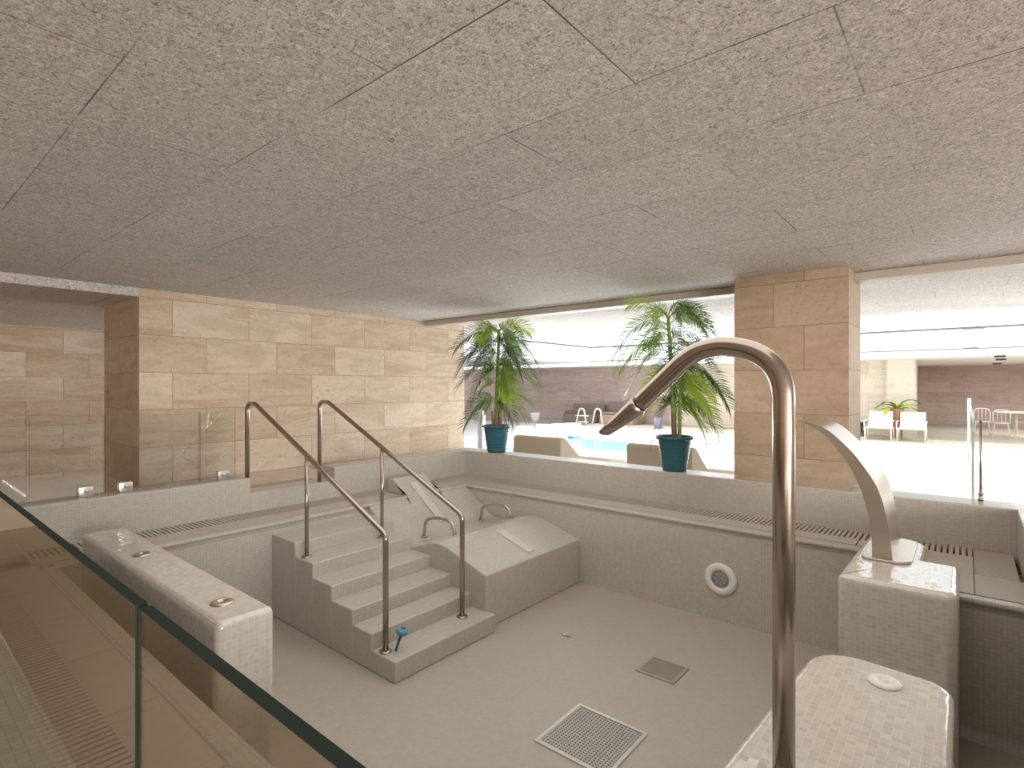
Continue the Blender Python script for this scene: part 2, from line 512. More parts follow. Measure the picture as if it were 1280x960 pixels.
# walkway and decks
b = MB()
b.box(-7.9, XL - 0.25, -4.2, 6.65, ZW - 0.3, ZW)
b.box(XL - 0.25, 9, -4.2, 0.06, ZW - 0.3, ZW)
b.box(XR + 0.27, 9, 0.06, 5.68, ZW - 0.3, ZW)
struct(b.build('floor', M['walk_tile']), 'stone tiled walkway around the pool', 'floor')
b = MB()
b.box(-12, -7.9, -4.2, 6.65, ZW - 0.3, ZW)
struct(b.build('floor_corridor', M['deck']), 'pale tiled floor of the side corridor at far left', 'floor')
b = MB()
b.box(9, 9.3, -1.0, 32, ZW - 0.3, 1.4)
struct(b.build('wall_right', M['cream_stone']), 'unseen cream wall added to close the right end of the hall', 'wall')  # out of view, added to keep sky reflections off the left panes
PX0, PX1, PY0, PY1 = -9.4, -3.0, 9.9, 14.4
b = MB()
b.box(-24, PX0, 6.65, 17.8, ZW - 0.3, ZW)
b.box(PX1, 9, 6.65, 17.8, ZW - 0.3, ZW)
b.box(PX0, PX1, 6.65, PY0, ZW - 0.3, ZW)
b.box(PX0, PX1, PY1, 17.8, ZW - 0.3, ZW)
b.box(XL - 0.25, 9, 5.68, 6.65, ZW - 0.3, ZW)
struct(b.build('floor_deck', M['deck']), 'bright sunlit pale deck around the big pool', 'floor')
b = MB()
b.box(-24, 9, 17.8, 32, ZW - 0.3, ZW)
struct(b.build('floor_far', M['deck_far']), 'beige deck strip at the far side of the pool hall', 'floor')
b = MB()
b.box(-60, 60, -40, 70, ZW - 0.8, ZW - 0.7)
struct(b.build('ground', M['deck']), 'pale ground outside the building', 'ground')
b = MB()
b.box(PX0, PX1, PY0, PY1, ZW - 0.4, ZW - 0.06)
struct(b.build('pool_water', M['water']), 'pale blue water of the big pool beyond the parapet', 'water')

# far hall
b = MB()
b.box(-24, 9, 18.8, 32, 0.78, 0.95)
struct(b.build('ceiling_far', M['plaster']), 'smooth white ceiling at the far side of the pool hall', 'ceiling')
b = MB()
b.box(-11.4, 9, 18.5, 18.8, 0.78, 1.49)
struct(b.build('wall_skylight_far', M['plaster']), 'white upstand at the far edge of the roof opening', 'wall')
b = MB()
b.box(-11.7, -11.4, 9.53, 18.8, 0.90, 1.49)
struct(b.build('wall_skylight_left', M['plaster']), 'white upstand at the left edge of the roof opening', 'wall')
b = MB()
b.box(-11.45, 9, 18.44, 18.82, 1.49, 1.53)
b.box(-11.72, -11.36, 9.53, 18.82, 1.49, 1.53)
b.box(-11.4, 9, 18.47, 18.5, 0.955, 0.975)
struct(b.build('trim_2', M['dark_flash']), 'thin dark flashing along the edge of the roof opening', 'trim')
b = MB()
b.box(-24, -11.7, 9.53, 18.5, 0.90, 1.05)
struct(b.build('ceiling_side', M['plaster']), 'white ceiling left of the roof opening', 'ceiling')
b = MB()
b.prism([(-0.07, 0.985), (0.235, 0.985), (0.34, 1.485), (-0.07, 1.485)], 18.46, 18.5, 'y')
struct(b.build('shadow_panel', M['upstand_shade']), 'small grey slanted panel painted as a shadow on the white roof upstand', 'panel')  # flat grey shape put in as a shadow on the upstand
b = MB()
b.box(-24, -9.0, 20.5, 20.9, ZW, 0.78)
b.box(-1.9, 9, 27.6, 28, ZW, 0.78)
b.box(-1.9, -1.5, 20.9, 27.6, ZW, 0.78)
struct(b.build('wall_far', M['taupe_stone']), 'brown stone wall at the far end of the pool hall', 'wall')
b = MB()
b.box(-9.0, -1.9, 20.5, 20.9, ZW, 0.78)
struct(b.build('wall_far_cream', M['cream_stone']), 'cream wall at the far end of the pool hall', 'wall')
b = MB()
b.box(-1.88, -1.17, 20.12, 20.8, ZW, 0.78)
struct(b.build('pillar', M['cream_stone']), 'cream pillar behind the two white lounge chairs', 'pillar')

# ------------------------------------------------------------------ the empty spa pool
b = MB()
b.box(-4.80, XR, 0.85, 4.85, ZF - 0.15, ZF)
struct(b.build('floor_pool', M['mosaic_floor']), 'beige mosaic floor of the empty pool', 'floor')
b = MB()
b.box(XL, -4.80, YN, YB, ZF - 0.15, -1.30)
struct(b.build('wall_pool_left', M['mosaic']), 'left mosaic wall of the empty pool under the overflow edge', 'wall')
b = MB()
b.box(-4.80, -0.62, 4.85, YB, ZF - 0.15, -1.30)
struct(b.build('wall_pool_rear', M['mosaic']), 'rear mosaic wall of the empty pool holding the round lamp', 'wall')
b = MB()
b.box(-4.80, XR, YN, 0.85, ZF - 0.15, -1.30)
struct(b.build('wall_pool_near', M['mosaic']), 'near mosaic wall of the empty pool below the glass balustrade', 'wall')
b = MB()
b.box(-0.62, XR, 4.14, YB, ZF - 0.15, -1.30)
struct(b.build('wall_pool_jog', M['mosaic']), 'mosaic pool wall stepping forward behind the pearl block', 'wall')
for nm, bx_, rx_, lb in (
        ('trim_5', (-4.88, -4.782, 0.85, 4.93), (-4.88, -4.812, 0.86, 4.92), 'rounded mosaic nosing along the left pool edge'),
        ('trim_6', (-4.80, -0.62, 4.832, 4.93), (-4.80, -0.62, 4.862, 4.93), 'rounded mosaic nosing along the rear pool edge'),
        ('trim_7', (-0.62, XR, 4.122, 4.21), (-0.62, XR, 4.152, 4.21), 'rounded mosaic nosing right of the pearl block'),
        ('trim_8', (-4.80, XR, 0.77, 0.868), (-4.80, XR, 0.77, 0.838), 'rounded mosaic nosing along the near pool edge')):
    b = MB()
    b.box(*bx_, -1.266, ZO - 0.004, 0.012, 2)
    b.box(*rx_, -1.30, -1.262)
    struct(b.build(nm, M['mosaic']), lb, 'trim')
# dark channels under the gratings
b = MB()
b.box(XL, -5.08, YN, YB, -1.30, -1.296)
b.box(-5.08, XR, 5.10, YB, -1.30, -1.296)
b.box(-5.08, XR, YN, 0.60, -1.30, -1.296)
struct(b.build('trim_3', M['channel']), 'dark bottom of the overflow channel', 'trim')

# parapets
b = MB()
b.box(XL - 0.25, XL, 0.06, 2.43, -2.0, ZP, 0.008, 2)
b.box(XL - 0.25, XL, 3.35, 5.66, -2.0, ZP, 0.008, 2)
b.box(XL - 0.25, XL, 2.43, 3.35, -2.0, -1.045, 0.004, 1)
struct(b.build('wall_parapet_left', M['mosaic']), 'low mosaic parapet on the left with the gap for the steps', 'wall')
b = MB()
b.box(XL - 0.01, XR + 0.27, YB, 5.68, -2.0, ZP, 0.008, 2)
struct(b.build('wall_parapet_rear', M['mosaic']), 'low mosaic parapet below the palms and column', 'wall')
b = MB()
b.box(XR, XR + 0.27, 0.06, YB, -2.0, ZP, 0.008, 2)
struct(b.build('wall_parapet_right', M['mosaic']), 'low mosaic parapet at the right frame edge', 'wall')
b = MB()
b.box(XL - 0.01, XR, 0.06, YN, -2.0, ZP, 0.008, 2)
struct(b.build('wall_parapet_near', M['mosaic']), 'low mosaic parapet carrying the near glass balustrade', 'wall')
b = MB()
b.box(-6.63, XL - 0.25, 2.1, 3.7, ZW, -1.06)
for k in range(2):
    b.box(-6.63, XL - 0.25, 2.1 - 0.3 * (k + 1), 2.1 - 0.3 * k, ZW, -1.06 - 0.165 * (k + 1))
struct(b.build('floor_landing', M['landing']), 'raised stone landing behind the gap at the top of the steps', 'floor')
b = MB()
for k in range(20):
    y = 2.50 + k * 0.04
    b.box(-5.80, -5.66, y, y + 0.026, -1.0595, -1.052)
struct(b.build('trim_4', M['slab']), 'narrow drain grating in the landing', 'trim')

# overflow gratings: one slab with its slotted strip per object
ORD = ['nearest', 'second', 'third', 'fourth', 'fifth', 'sixth', 'seventh', 'eighth', 'ninth', 'tenth']
def grating(origin, axis, length, label, group, name='overflow_grate'):
    """axis 'y': runs along y with slots towards -x ; 'x': runs along x with slots towards +y ; 'n': slots towards -y"""
    b = MB()
    ox, oy = origin
    n = max(1, round(length / 0.036))
    st = length / n
    def bx(a0, a1, c0, c1, z0, z1):          # a along the run, c from pool edge outward
        if axis == 'y':
            b.box(ox - c1, ox - c0, oy + a0, oy + a1, z0, z1)
        elif axis == 'x':
            b.box(ox + a0, ox + a1, oy + c0, oy + c1, z0, z1)
        else:
            b.box(ox + a0, ox + a1, oy - c1, oy - c0, z0, z1)
    g = 0.002
    bx(g, length - g, 0.0, 0.185, ZO - 0.062, ZO)
    for k in range(n):
        bx(k * st + st * 0.20, k * st + st * 0.80 + 0.001, 0.185, 0.452, ZO - 0.045, ZO)
    bx(g, length - g, 0.435, 0.448, ZO - 0.062, ZO - 0.02)
    o = b.build(name, M['slab'], loc=(ox, oy, ZO))
    return tag(o, label, 'grate', group)

L = 0.611
seg_y = [0.76, 1.371, 1.935, 2.546, 3.157, 3.768, 4.379, 4.93]
for k in range(len(seg_y) - 1):
    lab = ['slotted overflow slab at the left parapet, past the far end of the jet bench',
           'slotted overflow slab showing beside the jet bench along the left parapet',
           'slotted overflow slab below the left handrail top along the left parapet',
           'slotted overflow slab below the gap in the left parapet',
           'slotted overflow slab behind the upper steps at the left parapet',
           'slotted overflow slab under the mosaic headrest at the left parapet',
           'slotted overflow slab between headrest and corner at the left parapet'][k]
    grating((-4.90, seg_y[k]), 'y', seg_y[k + 1] - seg_y[k], lab, 'overflow slabs along the left parapet')
b = MB()
b.box(XL + 0.002, -4.90, 4.932, YB - 0.002, ZO - 0.062, ZO)
tag(b.build('corner_slab', M['slab'], loc=(-5.1, 5.1, ZO)), 'plain corner slab where the left and rear overflow meet', 'slab')
xs = [-4.898]
while xs[-1] + L < -0.64:
    xs.append(xs[-1] + L)
xs[-1] = -0.66 if -0.66 - xs[-1] < 0.3 else xs[-1]
if xs[-1] < -0.67:
    xs.append(-0.66)
for k in range(len(xs) - 1):
    lab = '%s slotted overflow slab from the far corner along the rear parapet' % ['first', 'second', 'third', 'fourth', 'fifth', 'sixth', 'seventh', 'eighth'][k]
    grating((xs[k], 4.93), 'x', xs[k + 1] - xs[k], lab, 'overflow slabs along the rear parapet')
grating((-0.655, 4.93), 'x', 0.69, 'slotted overflow slab behind the pearl block of the water blade', 'overflow slabs along the rear parapet')
b = MB()
b.box(-0.615, 0.033, 4.212, 4.928, ZO - 0.062, ZO)
tag(b.build('deck_slab', M['slab'], loc=(-0.3, 4.5, ZO)), 'plain stone slab behind the pearl block at right', 'slab')
b = MB()
b.box(0.037, XR - 0.002, 4.212, 4.66, ZO - 0.062, ZO)
tag(b.build('deck_slab', M['slab'], loc=(0.15, 4.4, ZO)), 'plain stone slab at the right frame edge', 'slab')
b = MB()
b.box(0.037, XR - 0.022, 4.664, YB - 0.022, ZO - 0.062, ZO - 0.008)
for k in range(22):
    y = 4.668 + k * 0.0315
    b.box(0.039, XR - 0.024, y, y + 0.024, ZO - 0.01, ZO)
tag(b.build('corner_grate', M['slab'], loc=(0.15, 5.0, ZO)), 'ribbed slab in the right corner of the rear parapet', 'grate')
xn = -4.898
k = 0
while xn < 0.2:
    ln = min(L, XR - 0.002 - xn)
    if xn < -0.9:
        grating((xn, 0.77), 'n', ln, '%s slotted overflow slab from the left, below the near glass balustrade' %
                ['first', 'second', 'third', 'fourth', 'fifth', 'sixth', 'seventh', 'eighth', 'ninth'][k], 'overflow slabs below the near balustrade')
    xn += L
    k += 1

# ------------------------------------------------------------------ steps
t = thing('pool_steps', 'cream mosaic steps descending into the empty pool between the two handrails', 'steps', (-4.0, 2.9, ZF))
fronts = [(-4.39, -1.34), (-4.11, -1.455), (-3.83, -1.575), (-3.55, -1.69), (-3.31, -1.80), (-3.04, -1.92)]
prev = -4.802
for k, (xf, zt) in enumerate(fronts):
    b = MB()
    b.box(prev, xf, 2.37, 3.42, ZF, zt, 0.010, 2)
    b.build('step', M['mosaic'], t)
    prev = xf - 0.005
def handrail(y, lab, xb, zb):
    t = thing('pool_handrail', lab, 'handrail', (-3.215, y, -1.92), 'handrails of the pool steps')
    b = MB()
    b.tube(fillet([(xb, y, zb), (xb, y, -0.17), (-5.24, y, -0.175), (-3.215, y, -1.075), (-3.215, y, -1.915)], 0.07), 0.021, 14)
    b.build('rail', M['steel'], t)
    b = MB()
    b.tube([(-4.30, y, -1.45), (-4.30, y, -0.605)], 0.0165, 12)
    b.build('mid_post', M['steel'], t)
    for x, z in ((-3.215, -1.92), (-4.30, -1.455)):
        b = MB()
        b.lathe([(0, 0.0), (0.045, 0.0), (0.045, 0.008), (0.038, 0.014), (0.022, 0.018), (0, 0.018)], (x, y, z), 20)
        b.build('floor_flange', M['steel'], t)
handrail(2.425, 'steel pool handrail nearer the jet bench, its foot beside the blue float', -5.41, -0.902)
handrail(3.20, 'steel pool handrail beside the mosaic lounge', -5.41, -1.047)

# ------------------------------------------------------------------ built-in lounge
t = thing('mosaic_lounge', 'built-in mosaic pool lounge with headrest and steel handles beside the steps', 'lounge', (-3.9, 4.1, ZF))
b = MB()
prof = [(-4.80, ZF), (-4.80, -1.252), (-4.60, -1.392), (-4.43, -1.512), (-4.33, -1.556), (-4.20, -1.566), (-4.06, -1.54), (-3.86, -1.468), (-3.74, -1.448), (-3.60, -1.468), (-3.13, -1.615), (-3.13, ZF)]
b.prism(prof, 3.40, 4.848, 'y', 0.012, 2, smooth=False)
b.build('seat', M['mosaic'], t)
b = MB()
b.prism([(-5.14, ZO + 0.002), (-5.14, -1.115), (-5.125, -1.085), (-5.09, -1.068), (-5.04, -1.068), (-4.99, -1.104), (-4.72, -1.298), (-4.69, -1.33), (-4.76, -1.34), (-4.795, -1.228)], 3.90, 4.38, 'y', 0.012, 2, smooth=False)
b.build('headrest', M['mosaic'], t)
def strip(p0, p1, w, name):
    b = MB()
    p0, p1 = Vector(p0), Vector(p1)
    d = (p1 - p0).normalized()
    sx = Vector((0, 1, 0))
    up = d.cross(sx)
    if up.z < 0:
        up = -up
    v = []
    for h in (-0.004, 0.008):
        for p in (p0, p1):
            for s in (-w / 2, w / 2):
                v.append(p + sx * s + up * h)
    bb = bmesh.new()
    vv = [bb.verts.new(x) for x in v]
    for q in ((0, 1, 3, 2), (4, 6, 7, 5), (0, 2, 6, 4), (1, 5, 7, 3), (0, 4, 5, 1), (2, 3, 7, 6)):
        bb.faces.new([vv[i] for i in q])
    b.add(bb)
    b.build(name, M['strip'], t)
strip((-4.95, 4.12, -1.130), (-4.44, 4.12, -1.496), 0.10, 'air_strip')
strip((-3.60, 4.12, -1.466), (-3.20, 4.12, -1.591), 0.10, 'air_strip')
for y in (3.72, 4.57):
    b = MB()
    b.tube(fillet([(-4.29, y, -1.552), (-4.27, y, -1.37), (-4.08, y, -1.33), (-3.88, y, -1.33), (-3.83, y, -1.46)], 0.10), 0.017, 12)
    h = b.build('grab_handle', M['steel_satin'], t)
    for x, z in ((-4.29, -1.555), (-3.83, -1.464)):
        b = MB()
        b.lathe([(0, 0), (0.034, 0), (0.03, 0.008), (0, 0.012)], (x, y, z), 16)
        b.build('flange', M['steel_satin'], h)

# ------------------------------------------------------------------ jet bench on the left
t = thing('jet_bench', 'narrow pearl mosaic block with two jet discs along the near side', 'bench', (-3.7, 1.14, ZF))
b = MB()
b.box(-4.86, -2.55, 1.01, 1.275, ZF, -1.06, 0.03, 4)
b.build('body', M['mosaic_gloss'], t)
for x in (-2.79, -3.97):
    b = MB()
    b.lathe([(0, 0.0), (0.055, 0.0), (0.055, 0.004), (0.045, 0.009), (0.02, 0.010), (0.018, 0.004), (0, 0.004)], (x, 1.13, -1.0605), 28)
    b.build('jet_disc', M['steel_satin'], t)

# ------------------------------------------------------------------ blocks at the right
def rounded(poly, rads, n=6):
    out = []
    m = len(poly)
    for i in range(m):
        a, p, c = Vector((*poly[i - 1], 0)), Vector((*poly[i], 0)), Vector((*poly[(i + 1) % m], 0))
        r = rads[i]
        if r <= 0:
            out.append((p.x, p.y))
            continue
        f = fillet([a, p, c], r, n)[1:-1]
        out += [(q.x, q.y) for q in f]
    return out
t = thing('spout_block', 'pearl mosaic block carrying the curved steel water blade', 'block', (-0.29, 3.9, ZF))
b = MB()
poly = rounded([(-0.56, 3.53), (-0.03, 3.53), (-0.03, 4.14), (-0.20, 4.14), (-0.20, 4.66), (-0.54, 4.66)], [0.03, 0.05, 0.05, 0.01, 0.14, 0.10])
b.prism(poly, ZF, -1.06, 'z', 0.035, 4, top_only=True)
b.build('body', M['mosaic_gloss'], t)
t = thing('jet_block', 'low pearl mosaic block with a round white jet disc in the right foreground', 'block', (-0.29, 2.0, ZF))
b = MB()
poly = rounded([(-0.545, 1.38), (-0.03, 1.38), (-0.03, 2.48), (-0.47, 2.53)], [0.06, 0.06, 0.09, 0.16])
b.prism(poly, ZF, -1.06, 'z', 0.035, 4, top_only=True)
b.build('body', M['mosaic_gloss'], t)
b = MB()
b.lathe([(0, 0.0), (0.05, 0.0), (0.052, 0.006), (0.046, 0.013), (0.022, 0.014), (0.019, 0.008), (0.012, 0.008), (0.010, 0.016), (0, 0.017)], (-0.225, 2.335, -1.0605), 32)
b.build('jet_disc', M['white_plastic'], t)

# water blade
t = thing('water_blade', 'broad curved steel water blade arching from the pearl block', 'water blade', (-0.39, 4.25, -1.06))
inn = spline([(-0.447, 0, -1.05), (-0.456, 0, -0.87), (-0.497, 0, -0.68), (-0.561, 0, -0.523), (-0.648, 0, -0.395), (-0.715, 0, -0.313), (-0.795, 0, -0.262), (-0.858, 0, -0.238)], 5)
out = spline([(-0.343, 0, -1.05), (-0.375, 0, -0.794), (-0.423, 0, -0.621), (-0.497, 0, -0.493), (-0.569, 0, -0.399), (-0.688, 0, -0.286), (-0.779, 0, -0.248), (-0.862, 0, -0.232)], 5)
b = MB()
bb = bmesh.new()
rows = []
for a, c in zip(inn, out):
    rows.append([bb.verts.new((p.x, y, p.z)) for p, y in ((a, 3.99), (c, 3.99), (c, 4.50), (a, 4.50))])
for r0, r1 in zip(rows, rows[1:]):
    for k in range(4):
        bb.faces.new((r0[k], r0[(k + 1) % 4], r1[(k + 1) % 4], r1[k]))
bb.faces.new(rows[0])
bb.faces.new(rows[-1])
bmesh.ops.bevel(bb, geom=[e for e in bb.edges if e.calc_face_angle(0) > R(50)], offset=0.004, segments=2, affect='EDGES')
b.add(bb, False)
b.build('blade', M['steel_satin'], t)
b = MB()
b.prism(rounded([(-0.50, 3.93), (-0.25, 3.93), (-0.25, 4.56), (-0.50, 4.56)], [0.04, 0.10, 0.10, 0.04]), -1.06, -1.045, 'z', 0.004, 2)
b.build('base_plate', M['steel_satin'], t)

# swan-neck spout
t = thing('swan_neck_spout', 'tall bent steel swan-neck spout in the right foreground', 'water spout', (-0.367, 1.55, -1.06))
path = [(-0.368, 1.55, -1.05), (-0.368, 1.553, -0.10)]
arc = spline([(-0.368, 1.553, -0.10), (-0.373, 1.56, -0.005), (-0.402, 1.57, 0.057), (-0.455, 1.575, 0.095), (-0.532, 1.58, 0.112), (-0.600, 1.58, 0.102), (-0.65, 1.58, 0.074), (-0.70, 1.58, 0.030), (-0.80, 1.58, -0.062)], 6)
b = MB()
b.tube(path[:1] + arc, 0.0275, 24)
b.build('pipe', M['steel'], t)
b = MB()
d = Vector((-0.117, 0, -0.093)).normalized()
p0 = Vector((-0.797, 1.58, -0.0595))
p1 = Vector((-0.917, 1.58, -0.154))
bb = bmesh.new()
side = Vector((0, 1, 0))
nrm = d.cross(side).normalized()
rows = []
for f, a, c in ((0.0, 0.029, 0.029), (0.10, 0.030, 0.029), (0.35, 0.031, 0.026), (0.70, 0.036, 0.020), (1.0, 0.042, 0.013)):
    p = p0.lerp(p1, f)
    rows.append([bb.verts.new(p + side * a * math.cos(2 * math.pi * k / 16) + nrm * c * math.sin(2 * math.pi * k / 16)) for k in range(16)])
for r0, r1 in zip(rows, rows[1:]):
    for k in range(16):
        bb.faces.new((r0[k], r0[(k + 1) % 16], r1[(k + 1) % 16], r1[k]))
bb.faces.new(rows[0])
bb.faces.new(rows[-1])
b.add(bb, True)
b.build('nozzle', M['steel'], t)
b = MB()
b.lathe([(0, 0), (0.06, 0), (0.06, 0.01), (0.045, 0.016), (0.03, 0.02), (0, 0.02)], (-0.368, 1.55, -1.06), 28)
b.build('floor_flange', M['steel'], t)

# ------------------------------------------------------------------ small things in the pool
t = thing('pool_lamp', 'round white underwater lamp in the rear pool wall', 'lamp', (-1.66, 4.85, -1.70))
mt = Matrix.Translation((-1.66, 4.848, -1.70)) @ Matrix.Rotation(R(90), 4, 'X')
b = MB()
b.lathe([(0.078, 0.0), (0.14, 0.0), (0.14, 0.012), (0.125, 0.024), (0.085, 0.028), (0.078, 0.018)], (0, 0, 0), 40, True, mt)
b.build('bezel', M['white_plastic'], t)
b = MB()
b.lathe([(0, 0.018), (0.045, 0.017), (0.07, 0.012), (0.08, 0.0)], (0, 0, 0), 32, True, mt)
b.build('lens', M['lens'], t)
b = MB()
for q in range(8):
    a = q * math.pi / 4
    b.lathe([(0, 0.004), (0.010, 0.003), (0.012, 0)], (0.045 * math.cos(a), 0.045 * math.sin(a), 0.015), 10, True, mt)
b.lathe([(0.066, 0.016), (0.072, 0.020), (0.080, 0.018)], (0, 0, 0), 32, True, mt)
b.build('lamp_ring', M['lens_ring'], t)

def floor_drain(x0, x1, y0, y1, lab, frame_m, mesh_m, z=ZF):
    t = thing('floor_drain', lab, 'drain', ((x0 + x1) / 2, (y0 + y1) / 2, z))
    w = 0.022
    b = MB()
    for q in ((x0, x1, y0, y0 + w), (x0, x1, y1 - w, y1), (x0, x0 + w, y0 + w, y1 - w), (x1 - w, x1, y0 + w, y1 - w)):
        b.box(*q, z, z + 0.010)
    b.build('frame', frame_m, t)
    b = MB()
    n = 22
    xx, yy = x0 + w, y0 + w
    lx, ly = (x1 - x0 - 2 * w) / n, (y1 - y0 - 2 * w) / n
    for k in range(n):
        b.box(xx + k * lx, xx + k * lx + lx * 0.55, y0 + w, y1 - w, z + 0.001, z + 0.007)
        b.box(x0 + w, x1 - w, yy + k * ly, yy + k * ly + ly * 0.55, z + 0.001, z + 0.0065)
    g = b.build('grille', mesh_m, t)
    return t
M['drain_steel'] = mat('drain_steel', (0.42, 0.40, 0.37), 0.45, 0.3)
M['drain_frame'] = mat('drain_frame', (0.46, 0.42, 0.37), 0.4, 0.4)
M['drain_mesh'] = mat('drain_mesh', (0.36, 0.315, 0.275), 0.5, 0.2)
floor_drain(-1.845, -1.555, 3.60, 3.875, 'square grey drain grating in the middle of the pool floor', M['drain_frame'], M['drain_mesh'])
floor_drain(-1.93, -1.45, 2.51, 2.99, 'shiny framed steel floor grating at the bottom edge of the pool floor', M['clamp'], M['drain_steel'])

t = thing('blue_float', 'small blue plastic pool float leaning on the handrail foot', 'float', (-3.17, 2.47, -1.92))
p0, p1 = Vector((-3.165, 2.475, -1.915)), Vector((-3.150, 2.515, -1.80))
b = MB()
b.tube([p0, p0.lerp(p1, 0.5), p1], 0.010, 10, taper=[0.8, 1.0, 1.1])
b.build('stem', M['blue_dark'], t)
b = MB()
rot = (p1 - p0).normalized().to_track_quat('Z', 'Y').to_matrix().to_4x4()
mt = Matrix.Translation(p1) @ rot
b.lathe([(0, -0.012), (0.030, -0.010), (0.044, 0.006), (0.046, 0.022), (0.036, 0.034), (0, 0.036)], (0, 0, 0), 24, True, mt)
hd = b.build('head', M['blue_plastic'], t)
b = MB()
b.lathe([(0, 0.043), (0.010, 0.043), (0.012, 0.035), (0.016, 0.035), (0.016, 0.040)], (0, 0, 0), 16, True, mt)
b.build('cap', M['blue_dark'], hd)
b = MB()
for k in range(3):
    a = 0.4 + k * 1.1
    bb = bmesh.new()
    vs_ = [bb.verts.new((-2.555 + math.cos(a) * r_ - math.sin(a) * w_, 3.726 + math.sin(a) * r_ + math.cos(a) * w_, ZF + 0.004 + h_))
           for r_, w_, h_ in ((0, 0, 0), (0.03, 0.012, 0.012), (0.065, 0.0, 0.004), (0.03, -0.012, 0.012))]
    bb.faces.new(vs_)
    ex = bmesh.ops.extrude_face_region(bb, geom=list(bb.faces))
    bmesh.ops.translate(bb, vec=(0, 0, -0.002), verts=[v for v in ex['geom'] if isinstance(v, bmesh.types.BMVert)])
    b.add(bb)
tag(b.build('dry_leaf', M['leafbit'], loc=(-2.555, 3.726, ZF)), 'tiny dry leaf scrap lying on the pool floor', 'leaf')

# ------------------------------------------------------------------ glass balustrades
def glass_panel(parent, lo, hi, edge_mat, th=0.012, name='glass_panel', pane='glass'):
    """vertical pane in a box lo..hi; the rim faces get the edge material"""
    b = MB()
    b.box(lo[0], hi[0], lo[1], hi[1], lo[2], hi[2])
    dx, dy = hi[0] - lo[0], hi[1] - lo[1]
    b.bm.normal_update()
    for f in b.bm.faces:
        n = f.normal
        main = abs(n.y) > 0.5 if dx > dy else abs(n.x) > 0.5
        f.material_index = 0 if main else 1
    return b.build(name, [M[pane], edge_mat], parent)
def clamp(parent, x, y, z, sx=0.03, sy=0.05, h=0.085):
    b = MB()
    b.box(x - sx, x + sx, y - sy, y + sy, z, z + h, 0.006, 2)
    b.lathe([(0, 0), (0.014, 0), (0.012, 0.006), (0, 0.008)], (0, 0, 0), 14, True,
            Matrix.Translation((x + sx, y, z + h * 0.6)) @ Matrix.Rotation(R(90), 4, 'Y'))
    return b.build('clamp', M['clamp'], parent)

near_g = 'panes of the near glass balustrade'
for (x0, x1, lab) in ((-5.30, -2.40, 'long clear glass balustrade pane at the lower left, far half by the left parapet'),
                      (-2.40 + 0.004, -0.705, 'clear glass balustrade pane at the lower left, ending at the dark upright joint'),
                      (-0.693, 0.25, 'clear glass balustrade pane right of the dark upright joint at the bottom edge')):
    t = thing('glass_balustrade', lab, 'glass balustrade', ((x0 + x1) / 2, 0.2, ZP), near_g)
    glass_panel(t, (x0, 0.194, ZP + 0.002), (x1, 0.206, -0.243), M['glass_edge'], pane='glass_tint')
    for x in (x0 + 0.25, x1 - 0.2):
        b = MB()
        b.box(x - 0.04, x + 0.04, 0.175, 0.225, ZP, ZP + 0.06, 0.006, 2)
        b.build('clamp', M['clamp'], t)
left_g = 'panes of the glass balustrade on the left parapet'
for (y0, y1, cl, lab) in ((0.26, 0.80, (), 'clear glass pane on the left parapet nearest the frame edge'),
                          (0.82, 1.285, (1.16,), 'clear glass pane on the left parapet in front of the corridor'),
                          (1.295, 2.01, (1.43,), 'clear glass pane on the left parapet spanning the dark wall corner'),
                          (2.02, 2.335, (2.22,), 'narrow clear glass pane on the left parapet beside the handrail')):
    t = thing('glass_balustrade', lab, 'glass balustrade', (-5.47, (y0 + y1) / 2, ZP), left_g)
    glass_panel(t, (-5.475, y0, ZP + 0.002), (-5.465, y1, -0.25), M['glass_edge'])
    for y in cl:
        clamp(t, -5.47, y, ZP)

t = thing('glass_balustrade', 'glass balustrade with slim steel post on the rear parapet right of the column', 'glass balustrade', (0.0, 5.62, ZP))
glass_panel(t, (-0.72, 5.612, ZP + 0.03), (0.06, 5.622, -0.275), M['glass_edge_pale'])
glass_panel(t, (0.10, 5.612, ZP + 0.03), (0.54, 5.622, -0.275), M['glass_edge_pale'])
b = MB()
b.tube([(0.083, 5.617, ZP), (0.083, 5.617, -0.27)], 0.009, 10)
b.lathe([(0, 0), (0.018, 0), (0.018, 0.02), (0.013, 0.025), (0.013, 0.045), (0.018, 0.05), (0.018, 0.06), (0, 0.06)], (0.083, 5.617, ZP), 14)
b.build('post', M['steel'], t)
t = thing('glass_balustrade', 'glass balustrade standing on the sunlit deck and turning a corner far behind', 'glass balustrade', (0.05, 10.0, ZW))
glass_panel(t, (0.03, 5.75, ZW + 0.05), (0.045, 9.9, -0.26), M['glass_edge_pale'])
glass_panel(t, (0.03, 9.95, ZW + 0.05), (0.045, 13.98, -0.26), M['glass_edge_pale'])
glass_panel(t, (-0.85, 14.0, ZW + 0.05), (0.02, 14.015, -0.26), M['glass_edge_pale'])
b = MB()
b.box(0.005, 0.065, 13.97, 14.05, ZW, -0.255, 0.005, 1)
b.build('post', M['white_metal'], t)

